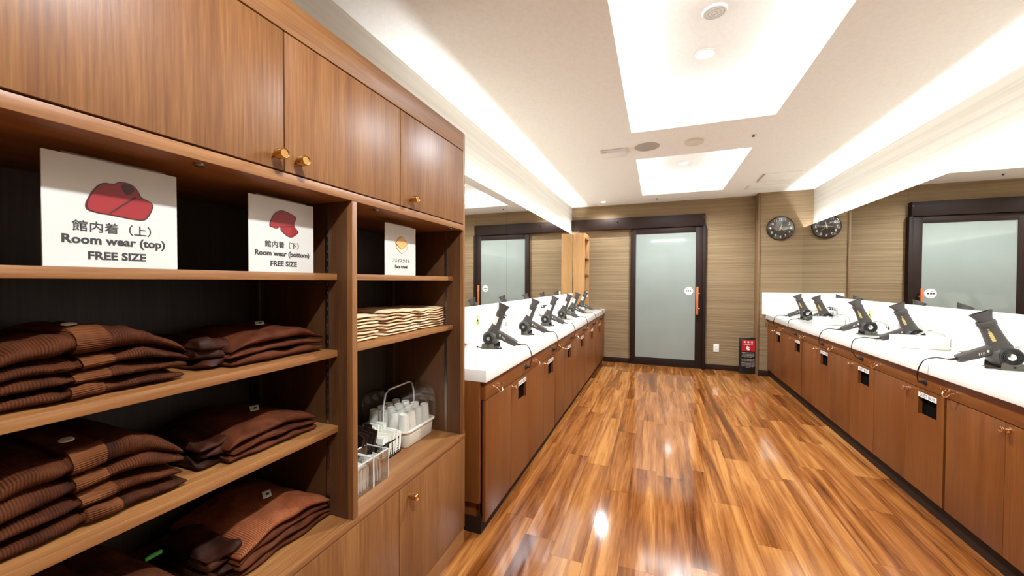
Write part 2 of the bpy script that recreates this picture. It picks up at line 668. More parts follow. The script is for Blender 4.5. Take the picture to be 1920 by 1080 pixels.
# floor standing notice board
o = thing('notice_board', 'black floor standing notice board with red panel beside the column', 'sign', (1.16, 5.99, 0), rz=0.0)
bx(-.108, .108, -.012, .012, .0, .49, bev=.003).build('board', M['board'], o)
rp = bx(-.077, .077, -.0135, -.011, .308, .465).build('red_panel', M['red'], o)
k = G()
for u in (-.042, 0.0, .042):
    k.box(u - .013, u + .013, -.0145, -.013, .425, .432)
    k.box(u - .013, u + .013, -.0145, -.013, .440, .446)
    k.box(u - .004, u + .004, -.0145, -.013, .421, .449)
k.box(-.055, .055, -.0145, -.013, .397, .401)
k.box(-.02, .02, -.0145, -.013, .406, .409)
k.poly([(x_, -.013, .352 + y_) for x_, y_ in smooth_poly([(-.018, .030), (-.026, .006), (-.018, -.026), (.010, -.032), (.022, -.014), (.010, -.012), (.004, -.002), (.018, .004), (.020, .014), (.004, .014), (.006, .024)], 2)], (0, -.0015, 0))
k.build('white_mark', M['paper'], rp)
for i, (z, w, hh) in enumerate(((.288, .15, .008), (.268, .13, .005), (.254, .15, .006), (.240, .15, .006), (.228, .10, .005), (.198, .16, .007), (.180, .15, .006), (.158, .15, .005), (.144, .16, .005), (.130, .15, .005), (.116, .16, .005), (.103, .14, .004), (.09, .05, .004))):
    k = G()
    x = -w / 2
    while x < w / 2:
        ww = random.uniform(.006, .014)
        k.box(x, min(x + ww, w / 2), -.0135, -.0115, z - hh / 2, z + hh / 2)
        x += ww + random.uniform(.003, .006)
    k.build('text_row', M['greyplate'], o)
bx(.02, .06, -.004, .006, .488, .50, bev=.002).build('hanger', M['black'], o)
G().tube([(0, .012, .30), (0, .07, .0)], .006, 8).build('rear_leg', M['black'], o)

# wall clock
o = thing('wall_clock', 'round dark brown wall clock with white numerals on the column wall', 'clock', (1.493, YC, 1.959))
G().lathe([(0, 0), (.156, 0), (.156, -.018), (.150, -.026), (.143, -.022), (.143, -.016), (0, -.016)], (0, 0, 0), (0, 1, 0), 64).build('clock_case', M['clockface'], o)
fr = ((0, -.0175, 0), (1, 0, 0), (0, 0, 1))
for i in range(1, 13):
    text_mesh([(str(i), .041, .112 * math.sin(2 * PI * i / 12), .112 * math.cos(2 * PI * i / 12))], fr, 'numeral', M['paper'], o, bold=.02)


def hand(ang, L, w, tail, name, mat, y):
    s_, c_ = math.sin(ang), math.cos(ang)
    P = lambda a, b: (a * s_ + b * c_, y, a * c_ - b * s_)
    G().poly([P(-tail, -w), P(L, -w * .5), P(L, w * .5), P(-tail, w)], (0, -.0012, 0)).build(name, mat, o)


hand(math.radians(14), .062, .006, .03, 'hour_hand', M['offwhite'], -.019)
hand(math.radians(84), .10, .004, .07, 'minute_hand', M['greyplate'], -.0205)
hand(math.radians(133), .085, .002, .02, 'second_hand', M['gold'], -.022)
G().lathe([(0, -.016), (.008, -.016), (.008, -.025), (0, -.026)], (0, 0, 0), (0, 1, 0), 16).build('hand_pin', M['gold'], o)
G().lathe([(.143, -.0245), (.11, -.034), (.06, -.040), (.0, -.042)], (0, 0, 0), (0, 1, 0), 48, cap=False).build('cover_glass', M['clear'], o)

# ------------------------------------------------------------------ ceiling fittings
for (x, y, z), lab in zip(DOWN_WELL + DOWN_SIDE[:1], (
        'lit round downlight in the raised panel of the large light well',
        'lit round downlight in the raised panel of the far light well',
        'lit round downlight in the light well above the camera',
        'small lit downlight in the flat ceiling above the far end of the left counter')):
    r_ = .05 if z == ZU else .036
    o = thing('downlight', lab, 'downlight', (x, y, z), 'ceiling downlights')
    G().lathe([(r_ * .8, 0), (r_ * 1.12, 0), (r_ * 1.12, -.004), (r_ * .92, -.006), (r_ * .8, -.002)], (0, 0, 0), n=32, cap=False).build('trim_ring', M['white'], o)
    G().lathe([(0, -.001), (r_ * .85, -.001), (r_ * .8, -.004), (0, -.004)], (0, 0, 0), n=32).build('lamp_face', M['lampglow'], o)


def disc_unit(name, lab, cat, loc, r, mat, drop=.012, rings=0):
    o = thing(name, lab, cat, loc)
    G().lathe([(0, 0), (r, 0), (r, -drop * .5), (r * .93, -drop), (0, -drop)], n=40).build('cover', mat, o)
    if rings:
        g = G()
        for i in range(rings):
            q = r * .8 * (i + 1) / rings
            g.lathe([(q, -drop), (q, -drop - .0015), (q - .004, -drop - .0015), (q - .004, -drop)], n=40, cap=False)
        g.build('grille', M['greyplate'] if mat is M['white'] else mat, o)
    return o


disc_unit('ceiling_speaker', 'round white perforated ceiling speaker in the large light well', 'speaker', (.263, 2.243, ZU), .06, M['white'], .012, 3)
disc_unit('ceiling_speaker', 'round grey flush speaker grille between the two light wells', 'speaker', (-.10, 3.568, ZC), .105, M['greyplate'], .008, 4)
disc_unit('smoke_detector', 'round cream smoke detector between the two light wells', 'detector', (.275, 3.56, ZC), .075, M['offwhite'], .022)
o = thing('access_point', 'white rectangular box unit on the ceiling left of the round grille', 'ceiling unit', (-.385, 3.60, ZC))
bx(-.115, .115, -.07, .07, -.035, 0, bev=.008).build('housing', M['white'], o)
bx(-.10, -.06, -.072, -.068, -.028, -.02).build('indicator_slot', M['greyplate'], o)
for x, y, lab in ((.709, 3.573, 'small dark sprinkler head in the ceiling right of the light wells'), (-.02, 5.79, 'small dark sprinkler head in the ceiling in front of the sliding door')):
    o = thing('sprinkler_head', lab, 'sprinkler', (x, y, ZC), 'ceiling sprinkler heads')
    G().lathe([(0, 0), (.018, 0), (.018, -.003), (0, -.003)], n=20).build('flange', M['white'], o)
    G().lathe([(.006, -.003), (.006, -.012), (.011, -.014), (.011, -.018), (0, -.018)], n=16).build('nozzle', M['black'], o)
o = thing('air_vent', 'square cream ceiling vent panel beside the right hand light band', 'vent', (1.262, 5.08, ZC))
bx(-.17, .17, -.18, .18, -.006, 0, bev=.002).build('panel', M['ceil'], o)
bx(-.185, -.172, -.17, .17, -.010, 0).build('slot', M['greyplate'], o)
bx(-.17, .17, .19, .197, -.008, 0).build('edge_strip', M['ceil'], o)
o = thing('ceiling_hatch', 'narrow cream ceiling panel nearest the column', 'vent', (1.25, 5.55, ZC))
bx(-.20, .22, -.10, .10, -.006, 0, bev=.002).build('panel', M['ceil'], o)
bx(-.225, -.205, -.09, .06, -.012, 0, bev=.002).build('latch', M['offwhite'], o)

# ------------------------------------------------------------------ storage cabinet on the left
SX, SB, SY0, SY1 = -.85, -1.30, -.67, 1.60
DIV0, DIV1 = .888, .908
cab = thing('storage_cabinet', 'tall teak shelving cabinet with overhead doors filling the left side', 'cabinet', (SX, 0, 0))
RX = lambda x: x - SX


def sb(x0, x1, *a, **k):
    return bx(RX(x0), RX(x1), *a, **k)


sb(SB, SX - .006, SY0, SY1, 0, .076).build('plinth', M['teak_h'], cab)
sb(SB, SX - .02, SY0, SY1 - .002, .076, .508).build('base_carcass', M['teak_v'], cab)
sb(SB, SX, SY0, SY1 + .002, .508, .528, bev=.0015).build('ledge_board', M['teak_h'], cab)
sb(SB, SX - .002, 1.584, SY1, .528, 1.94, bev=.001).build('side_panel', M['teak_v'], cab)
sb(SB, SX - .002, SY0, SY0 + .018, .528, 1.94, bev=.001).build('side_panel', M['teak_v'], cab)
sb(SB, SX, DIV0, DIV1, .528, 1.488, bev=.001).build('divider', M['teak_v'], cab)
sb(SB, SX, SY0 + .018, 1.584, 1.488, 1.513, bev=.0015).build('ledge_board', M['teak_h'], cab)
sb(SB, SX - .02, SY0 + .018, 1.584, 1.513, 1.857).build('upper_carcass', M['teak_v'], cab)
sb(SB, SX, SY0 + .018, 1.584, 1.857, 1.94, bev=.0015).build('top_rail', M['teak_h'], cab)
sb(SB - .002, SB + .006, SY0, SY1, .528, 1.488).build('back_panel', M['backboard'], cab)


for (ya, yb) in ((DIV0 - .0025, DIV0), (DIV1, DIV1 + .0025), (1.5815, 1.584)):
    sb(SB + .008, -.868, ya, yb, .530, 1.487).build('inner_shade_sheet', M['inner_shade'], cab)  # added thin sheets whose dark colour imitates shade on the inner faces


def knob(parent, y, z):
    G().lathe([(.006, 0), (.006, .012), (.0125, .013), (.0125, .034), (.011, .036), (.009, .034), (0, .034)], (0, y, z), (1, 0, 0), 24).build('knob', M['brass'], parent)


seams = [SY0 + .018, -.224, .223, .670, 1.117, 1.584]
kn_unused = [-.245, None, .647, .700, 1.168]
for i in range(5):
    y0, y1 = seams[i] + .002, seams[i + 1] - .002
    dr = sb(SX - .019, SX, y0, y1, 1.517, 1.853, bev=.001).build('door', M['teak_v'], cab)
    ky = [y1 - .024, y0 + .03, y1 - .024, y0 + .03, y0 + .052][i]
    knob(dr, ky, 1.548)
low = [SY0, -.37, .123, .615, 1.107, SY1]
for i in range(5):
    y0, y1 = low[i] + .002, low[i + 1] - .002
    dr = sb(SX - .019, SX, y0, y1, .080, .505, bev=.001).build('door', M['teak_v'], cab)
    knob(dr, y0 + .056 if i in (1, 3, 4) else y1 - .056, .458)
for (y0, y1, zs) in ((SY0 + .018, DIV0, (1.272, 1.040, .810)), (DIV1, 1.584, (1.272, 1.042))):
    for z in zs:
        sb(SB + .006, -.905, y0 + .003, y1 - .003, z - .02, z, bev=.0012).build('shelf', M['teak_h'], cab)
for y in (DIV0 - .0055, 1.584 - .0055):
    for x in (-.943, -1.245):
        g = sb(x - .006, x + .006, y, y + .003, .53, 1.486)
        z = .56
        while z < 1.47:
            g.box(RX(x - .002), RX(x + .002), y - .0012, y, z, z + .008)
            z += .025
        g.build('shelf_rail', M['steel'], cab)
for y in (.50, 1.02, 1.50):
    G().lathe([(0, 0), (.010, 0), (.010, -.004), (.006, -.006), (0, -.006)], (RX(-.875), y, 1.488), n=16).build('magnet_catch', M['steel'], cab)
# cove lip standing on the cabinet (continues the mirror-top line)
bx(RX(-1.21), RX(-1.20), SY0, SY1, 1.94, 1.957).build('cove_lip', M['white'], cab)


# ---- signs
def sign(lab, yc, w, z0, hgt, illus, lines, x=-.936):
    o = thing('shelf_sign', lab, 'sign', (x, yc, z0), 'shelf signs')
    bx(-.003, 0, -w / 2, w / 2, 0, hgt, bev=.0006, seg=1).build('card', M['signcard'], o)
    fr = ((.0002, 0, 0), (0, 1, 0), (0, 0, 1))
    text_mesh(lines, fr, 'lettering', M['ink'], o, bold=.032)
    for nm, mat, pts, lift in illus:
        G().poly([(.0003 + lift, u, v) for u, v in pts], (.0004, 0, 0)).build(nm, mat, o)
    bx(-.016, -.011, -w * .36, w * .42, hgt - .004, hgt + .006, bev=.001).build('top_bar', M['steel'], o)
    bx(-.05, -.003, -w * .3, w * .3, 0, .004).build('foot_plate', M['clear'], o)
    return o


def scaled(pts, s):
    cx = sum(p[0] for p in pts) / len(pts)
    cy = sum(p[1] for p in pts) / len(pts)
    return [(cx + (p[0] - cx) * s, cy + (p[1] - cy) * s) for p in pts]


top_o = smooth_poly([(-.044, .088), (-.036, .108), (-.022, .126), (-.004, .126), (.002, .131), (.020, .131), (.030, .122), (.033, .114), (.048, .110), (.053, .104), (.044, .086), (.034, .080), (-.012, .084), (-.026, .084)], 2)
rs = lambda pts, v0, v1, w0, ks=1.0: [(u * ks, w0 + (v - v0) * v1) for u, v in pts]
top_o = rs(top_o, .080, 1.37, .091, 1.04)
collar = smooth_poly([(.004, .126), (.012, .130), (.024, .126), (.022, .118), (.012, .112)], 2)
collar = rs(collar, .080, 1.37, .091, 1.04)
lap = rs([(-.012, .0865), (-.009, .0865), (.026, .112), (.023, .113)], .080, 1.37, .091, 1.04)
sign('white room wear top sign with red folded jacket picture', .3985, .187, 1.2725, .192,
     [('picture_outline', M['signdark'], top_o, 0), ('picture_jacket', M['signred'], scaled(top_o, .95), .0005), ('picture_collar', M['signdark'], collar, .001), ('picture_seam', M['signdark'], lap, .001)],
     [('館内着（上）', .0205, .002, .0705), ('Room wear (top)', .0205, .0, .0480), ('FREE SIZE', .0195, .0, .0205)])
bot_o = smooth_poly([(-.040, .098), (-.030, .122), (-.012, .136), (.006, .136), (.034, .128), (.036, .122), (.026, .107), (.042, .094), (.040, .090), (.022, .078), (.010, .080), (-.010, .092), (-.008, .100), (-.014, .098), (-.018, .094), (-.030, .096)], 2)
bot_o = rs(bot_o, .078, 1.22, .094, 1.08)
fold = rs([(-.010, .100), (.026, .106), (.024, .104), (-.010, .098)], .078, 1.22, .094, 1.08)
sign('white room wear bottom sign with red folded trousers picture', .734, .188, 1.2725, .192,
     [('picture_outline', M['signdark'], bot_o, 0), ('picture_trousers', M['signred'], scaled(bot_o, .95), .0005), ('picture_seam', M['signdark'], fold, .001)],
     [('館内着（下）', .0185, .002, .0715), ('Room wear (bottom)', .0182, .0, .0485), ('FREE SIZE', .0185, .0, .0220)])
dia = smooth_poly([(0, .144), (.038, .118), (.036, .112), (.004, .094), (-.003, .094), (-.036, .112), (-.036, .118)], 2)
dia = rs(dia, .094, 1.15, .1, 1.0)
dia2 = [(u + .003, v - .016) for u, v in dia]
sign('white face towel sign with tan folded cloth picture', 1.233, .189, 1.2725, .193,
     [('picture_outline', M['orange_d'], dia2, 0), ('picture_lower_cloth', M['orange_l'], scaled(dia2, .92), .0005), ('picture_edge', M['orange_d'], dia, .001), ('picture_upper_cloth', M['orange'], scaled(dia, .92), .0015)],
     [('フェイスタオル', .0155, .0, .056), ('Face towel', .0175, .0, .0325)])


# ---- folded clothes
def garment_mesh(w, dpt, hts, base, seed, bump=.005, y_lo=None, y_hi=None, grow=0.0, pinch=None):
    """closed folded slab; x 0 (front) to -dpt, y -w/2..w/2; hts(y), base(y) give thickness and lower surface"""
    g = G()
    nu, nv = 44, 26
    a = -w / 2 if y_lo is None else y_lo
    b = w / 2 if y_hi is None else y_hi
    rings = []
    for i in range(nu + 1):
        y = a + (b - a) * i / nu
        e = abs(2 * y / w)
        end = 1.0 if y_lo is not None else max(.12, (1 - e ** 9)) ** .5
        hh = hts(y) * (1 if y_lo is not None else (.35 + .65 * end)) + grow * 2
        dd = dpt * (.96 + .04 * end) + grow * 2
        pz = 1.0
        if pinch is not None:
            pz = 1 - .30 * math.exp(-((y - pinch) / .009) ** 2)
        ring = []
        for j in range(nv):
            t = 2 * PI * j / nv
            ct, s_ = math.cos(t), math.sin(t)
            x = -dpt / 2 + dd / 2 * math.copysign(abs(ct) ** .42, ct)
            z = hh / 2 * math.copysign(abs(s_) ** .75, s_) * pz
            p = Vector((x, y, z))
            q = p * 16 + Vector((seed * 3.1, seed * 1.7, seed))
            nz = noise.noise(q) * bump + noise.noise(q * 2.3) * bump * .45
            fx = noise.noise(Vector((seed * 9.0, y * 15, z * 20))) * bump * 1.6
            ring.append((x + (fx if ct > .3 else 0) - (1 - pz) * .012 * (ct > .2), y, base(y) + hts(y) / 2 + z + nz * (1.4 if s_ > 0 else .3)))
        rings.append(ring)
    g.rings(rings)
    return g


SEED = [0]


def garment_stack(kind, y_c, w, z0, n, layer, x0, labels, group, dpt=.29, top_extra=.0, band_y=None, sag=.35, dark_left=False, top_tag=True, rust_top=False, layers=None):
    hts_list = []

    def base_at(k):
        def fbase(y):
            return sum(h(y) for h in hts_list[:k]) + .001
        return fbase
    for k in range(n):
        SEED[0] += 1
        sd = SEED[0]
        jy, jx = random.uniform(-.006, .006), random.uniform(-.006, .004)
        lay = (layers[k] if layers else layer)

        def hfun(y, lay=lay, sd=sd, k=k):
            e = min(1.0, abs(2 * (y - (band_y or 0) * .4) / w))
            wob = noise.noise(Vector((y * 9, sd * 2.3, 0))) * .18
            ex = top_extra if k == n - 1 else 0
            return (lay + ex * (1 - e ** 2)) * (1 - sag * e ** 3 + wob)
        o = thing('folded_shirt' if kind == 'top' else 'folded_trousers', labels[k], 'folded garment', (x0 + jx, y_c + jy, z0), group)
        bs = base_at(k)
        if kind == 'top':
            by = band_y + random.uniform(-.008, .008)
            hw = .023
            garment_mesh(w, dpt, hfun, bs, sd, .0085, pinch=by - hw - .004).build('folded_body', M['brown_rib'], o, ang=80)
            garment_mesh(w, dpt, hfun, bs, sd, .0085, y_lo=by - hw, y_hi=by + hw, grow=.0016).build('collar_band', M['brown_band'], o, ang=80)
            if k == n - 1 and top_tag:
                zt = bs(by) + hfun(by) + .005
                G().lathe([(0, 0), (.010, 0), (.0105, .0015), (.009, .003), (0, .003)], (-.075, by - .004, zt), (.12, 0, 1), 20).build('button_tag', M['offwhite'], o, 'small pale oval button tag')
        else:
            mat = M['rust'] if (rust_top and k == n - 1) else M['brown']
            garment_mesh(w, dpt, hfun, bs, sd, .007).build('folded_body', mat, o, ang=80)
            if k == n - 1 and top_tag:
                zt = bs(.01) + hfun(.01) + .006
                tg = G().poly([(-.10, -.008, zt), (-.125, .006, zt + .006), (-.118, .026, zt + .006), (-.093, .012, zt)], (0, 0, .001)).build('care_label', M['offwhite'], o, 'small white care label')
                G().poly([(-.106, .004, zt + .003), (-.112, .009, zt + .0045), (-.109, .016, zt + .0045), (-.103, .011, zt + .003)], (0, 0, .0012)).build('print', M['ink'], tg)
            # gathered waistband bunched at the left end
            bf = lambda y: hfun(y + .0) * .92
            gg = garment_mesh(.07, dpt * .72, lambda y: hfun(-w / 2 + .06) * .95, lambda y: bs(-w / 2 + .03), sd + 50, .017)
            for v in gg.bm.verts:
                v.co.y += -w / 2 - .015
                v.co.x -= .035
            gg.build('waistband', M['brown_satin'], o, 'darker gathered waistband', ang=80)
        hts_list.append(hfun)


ORD = ['bottom', 'second from the bottom', 'third from the bottom', 'topmost']


def glabels(what, where, n):
    names = {2: ['lower', 'upper'], 3: ['lowest', 'middle', 'topmost'], 4: ['lowest', 'second lowest', 'second from top', 'topmost']}[n]
    return ['%s folded brown %s %s' % (a, what, where) for a in names]


garment_stack('top', .365, .292, 1.040, 4, .026, -.936, glabels('ribbed top', 'on the shelf below the room wear top sign', 4), 'folded tops on the upper open shelf', top_extra=.02, band_y=.0)
garment_stack('bottom', .735, .262, 1.040, 3, .024, -.940, glabels('trousers', 'on the shelf below the room wear bottom sign', 3), 'folded trousers on the upper open shelf', top_extra=.008)
garment_stack('top', .355, .30, .810, 4, .031, -.940, glabels('ribbed top', 'on the third shelf at far left', 4), 'folded tops on the lower open shelf', top_extra=.016, band_y=.012)
garment_stack('bottom', .725, .245, .810, 3, .021, -.942, glabels('trousers', 'on the third shelf beside the divider', 3), 'folded trousers on the lower open shelf', top_extra=.010)
garment_stack('top', .36, .29, .528, 3, .040, -.945, glabels('ribbed top', 'on the bottom ledge at far left', 3), 'folded tops on the bottom ledge', top_extra=.012, band_y=.0)
garment_stack('bottom', .745, .268, .528, 4, .022, -.925, ['%s folded brown trousers on the bottom ledge by the divider' % a for a in ('lowest', 'second lowest', 'second from top')] + ['topmost folded rust trousers on the bottom ledge by the divider'], 'folded trousers on the bottom ledge', top_extra=.016, rust_top=True)
tgo = [o for o in bpy.data.objects if o.name.startswith('folded_shirt') and abs(o.location.z - .528) < 1e-4]
if tgo:
    topg = [o for o in tgo if o['label'].startswith('topmost')][0]
    bx(-.05, -.045, .10, .128, .135, .142).build('green_label', M['green'], topg, 'small green sewn label')


# ---- face towels
def towel_stack(yc, w, n, where, total=.090, x0=-.940, dpt=.27):
    words = ['lowest', 'second', 'third', 'fourth', 'fifth', 'sixth', 'seventh', 'topmost']
    hl = []
    for k in range(n):
        SEED[0] += 1
        sd = SEED[0]
        lay = total / n

        def hf(y, sd=sd, lay=lay):
            return lay * (1 + noise.noise(Vector((y * 14, sd * 1.9, 3))) * .45)

        def bs(y, k=k):
            return sum(h(y) for h in hl[:k]) + .0005
        jy, jx = random.uniform(-.005, .005), random.uniform(-.007, .003)
        lab = ('%s beige face towel in the stack %s' % (words[k] if k in (0, 7) else words[k] + ' from the bottom', where))
        o = tag(garment_mesh(w, dpt, hf, bs, sd, .0022).build('face_towel', M['towel'], None, ang=80), lab, 'towel', 'folded face towels')
        o.location = (x0 + jx, yc + jy, 1.042)
        hl.append(hf)


towel_stack(1.018, .195, 8, 'beside the divider')
towel_stack(1.262, .200, 8, 'in the middle of its shelf')
towel_stack(1.473, .190, 8, 'beside the end panel')

# ---- amenities on the ledge
o = thing('cup_tray', 'white tray with clear lid holding upturned paper cups', 'tray', (-1.115, 1.455, .528))
TW, TD, TH = .228, .25, .075      # y width, x depth, height


def rr(hx, hy, r, z, n=6):
    pts = []
    for cx, cy, a0 in ((hx - r, hy - r, 0), (-hx + r, hy - r, PI / 2), (-hx + r, -hy + r, PI), (hx - r, -hy + r, 1.5 * PI)):
        for i in range(n + 1):
            a = a0 + PI / 2 * i / n
            pts.append((cx + r * math.cos(a), cy + r * math.sin(a), z))
    return pts


hx, hy = TD / 2, TW / 2
g = G()
g.rings([rr(hx - .014, hy - .014, .02, .001), rr(hx - .010, hy - .010, .024, .006), rr(hx - .003, hy - .003, .028, TH - .006), rr(hx + .003, hy + .003, .03, TH - .005), rr(hx + .003, hy + .003, .03, TH), rr(hx - .006, hy - .006, .026, TH), rr(hx - .012, hy - .012, .024, .045), rr(.002, .002, .001, .045)])
g.build('tray', M['offwhite'], o)
g = G()
arch = [(1.0, .001), (1.0, .075), (.97, .105), (.88, .133), (.70, .152), (.40, .161), (0, .163)]
arch = [(hx * .97 * u, TH + v) for u, v in arch] + [(-hx * .97 * u, TH + v) for u, v in reversed(arch[:-1])]
ends = []
for y_, q in ((-hy + .002, 1.0), (-hy + .002, 1.0), (hy - .002, 1.0)):
    ends.append([(u, y_, v) for u, v in arch])
va = [g.bm.verts.new(p) for p in ends[0]]
vb = [g.bm.verts.new(p) for p in ends[2]]
for i_ in range(len(va) - 1):
    g.bm.faces.new((va[i_], va[i_ + 1], vb[i_ + 1], vb[i_]))
g.bm.faces.new(va)
g.bm.faces.new(list(reversed(vb)))
g.build('lid', M['clear'], o)
pts = [(.0, -hy + .002, TH + .002), (.0, -hy + .004, TH + .10), (.0, -hy + .016, TH + .148), (.0, -hy + .040, TH + .162), (.0, hy - .040, TH + .162), (.0, hy - .016, TH + .148), (.0, hy - .004, TH + .10), (.0, hy - .002, TH + .002)]
G().tube(pts, .004, 8).build('lid_rib', M['swab'], o)
cupo = None
rows = ('front row', 'second row', 'third row', 'back row')
cols = ('nearest the black basket', 'second from the black basket', 'third from the black basket', 'nearest the end panel')
for i in range(4):
    for j in range(4):
        lab = 'upturned white paper cup in the tray, %s, %s' % (rows[i], cols[j])
        loc = (-1.115 + .082 - i * .054, 1.455 - .078 + j * .052 + (i % 2) * .0, .528 + .0458)
        if cupo is None:
            cupo = G().lathe([(.0255, 0), (.0262, .002), (.0255, .004), (.019, .092), (.0185, .0935), (.016, .0935), (.016, .091), (0, .091)], n=24)
            cupo = tag(cupo.build('paper_cup', M['cup']), lab, 'cup', 'upturned paper cups under the lid')
            cupo.location = loc
        else:
            c2 = cupo.copy()
            COL.objects.link(c2)
            c2.location = loc
            c2['label'] = lab


def wire_basket(lab, yc, w, x0, dep, hgt):
    o = thing('wire_basket', lab, 'basket', (x0, yc, .528), 'black wire baskets on the ledge')
    g = G()
    bx_ = lambda *a: g.box(*a)
    for z in [hgt * i / 6 for i in range(7)]:
        q = .003 if z in (0, hgt) else .0012
        for x in (0, -dep):
            g.box(x - q, x + q, -w / 2, w / 2, z, z + 2 * q)
        for y in (-w / 2, w / 2):
            g.box(-dep, 0, y - q, y + q, z, z + 2 * q)
    y = -w / 2
    while y <= w / 2 + 1e-6:
        for x in (0, -dep):
            g.box(x - .001, x + .001, y - .001, y + .001, 0, hgt)
        y += w / 14
    x = 0
    while x >= -dep - 1e-6:
        for yy in (-w / 2, w / 2):
            g.box(x - .001, x + .001, yy - .001, yy + .001, 0, hgt)
        x -= dep / 14
    g.build('wire_mesh', M['wire'], o)
    bx(-dep, 0, -w / 2, w / 2, 0, .003).build('base', M['wire'], o)
    return o


wire_basket('black wire basket of only white packets beside the cup tray', 1.270, .118, -1.015, .15, .062)
wire_basket('black wire basket of dark combs behind the clear boxes', 1.120, .166, -1.030, .15, .072)
nth = ['first', 'second', 'third', 'fourth', 'fifth', 'sixth', 'seventh', 'eighth', 'ninth', 'tenth']


def packet_mesh(w, hgt, t, sd):
    g = G()
    rings = []
    for i in range(7):
        z = hgt * i / 6
        b = t * (.25 + .75 * math.sin(PI * min(1, max(0, i / 6))) ** .6) / 2
        ww = w / 2 * (1 + .04 * noise.noise(Vector((sd, z * 40, 0))))
        tw = noise.noise(Vector((sd * 3, z * 20, 1))) * .003
        rings.append([(-ww, -b + tw, z), (-ww * .5, -b * 1.1 + tw, z), (ww * .5, -b * 1.1 + tw, z), (ww, -b + tw, z), (ww, b + tw, z), (ww * .5, b * 1.1 + tw, z), (-ww * .5, b * 1.1 + tw, z), (-ww, b + tw, z)])
    return g.rings(rings)


for i in range(9):
    m = M['packet_g'] if i == 4 else M['packet']
    o = tag(packet_mesh(.055, .092 + random.uniform(-.006, .008), .012, i + 1).build('wrapped_packet', m), ('pale green' if i == 4 else 'white') + ' wrapped packet in the white packet basket, front row, %s from the left' % nth[i], 'packet', 'wrapped packets in the right basket')
    o.location = (-1.042, 1.218 + i * .0130, .532)
    o.rotation_euler = (random.uniform(-.06, .06), random.uniform(-.05, .12), random.uniform(-.15, .15))
for i in range(8):
    o = tag(packet_mesh(.05, .108 + random.uniform(-.006, .008), .012, i + 21).build('wrapped_packet', M['packet']), 'white wrapped packet in the white packet basket, rear row, %s from the left' % nth[i], 'packet', 'wrapped packets in the right basket')
    o.location = (-1.110, 1.220 + i * .0145, .532)
    o.rotation_euler = (random.uniform(-.06, .06), random.uniform(-.05, .12), random.uniform(-.15, .15))
for r_ in range(2):
    for i in range(8):
        o = tag(packet_mesh(.045, .142 + random.uniform(-.012, .016) + .012 * r_, .016, i + 41 + r_ * 9).build('wrapped_comb', M['comb']), 'dark wrapped comb in the dark packet basket, %s row, %s from the left' % (('front', 'rear')[r_], nth[i]), 'packet', 'dark wrapped combs in the left basket')
        o.location = (-1.060 - r_ * .06, 1.050 + i * .0195, .532)
        o.rotation_euler = (random.uniform(-.12, .12), random.uniform(-.1, .3), random.uniform(-.3, .3))


def clear_box(lab, yc, w, x0, dep, hgt):
    o = thing('clear_box', lab, 'box', (x0, yc, .528), 'clear boxes on the ledge')
    t = .003
    g = G()
    g.box(-dep, 0, -w / 2, w / 2, 0, t)
    g.box(-t, 0, -w / 2, w / 2, t, hgt)
    g.box(-dep, -dep + t, -w / 2, w / 2, t, hgt)
    g.box(-dep + t, -t, -w / 2, -w / 2 + t, t, hgt)
    g.box(-dep + t, -t, w / 2 - t, w / 2, t, hgt)
    g.build('walls', M['clear'], o)
    g = G()
    for a in ((-dep, 0, -w / 2 - .001, -w / 2 + .003), (-dep, 0, w / 2 - .003, w / 2), (-.003, .001, -w / 2, w / 2), (-dep - .001, -dep + .003, -w / 2, w / 2)):
        g.box(*a, hgt, hgt + .003)
    for y in (-w / 2, w / 2):
        g.box(-.001, .001, y - .001, y + .001, 0, hgt)
    g.build('rim', M['swab'], o)


clear_box('clear acrylic box of slim white sachets, right one at the ledge front', 1.097, .076, -.920, .10, .105)
clear_box('clear acrylic box of white swab packs, left one at the ledge front', 1.012, .086, -.920, .10, .105)
for i in range(6):
    o = tag(packet_mesh(.03, .080 + random.uniform(-.01, .02), .008, i + 61).build('sachet', M['swab']), 'slim white sachet in the right clear box, %s from the left' % nth[i], 'packet', 'sachets in the right clear box')
    o.location = (-.958 + (-.014 if i % 2 else .012), 1.072 + i * .0098, .533)
    o.rotation_euler = (random.uniform(-.05, .05), random.uniform(-.12, .12), random.uniform(-.5, .5))
for i in range(7):
    o = tag(packet_mesh(.07, .078 + random.uniform(-.004, .006), .010, i + 81).build('swab_pack', M['packet']), 'white cotton swab pack in the left clear box, %s from the left' % nth[i], 'packet', 'swab packs in the left clear box')
    o.location = (-.968, .979 + i * .0108, .532)
    o.rotation_euler = (random.uniform(-.04, .04), 0, random.uniform(-.06, .06))

# ------------------------------------------------------------------ vanity runs
CZ, CT = .822, .060
LF, RF = -.780, 1.370            # door faces
LCX, RCX = -.765, 1.345          # counter front edges


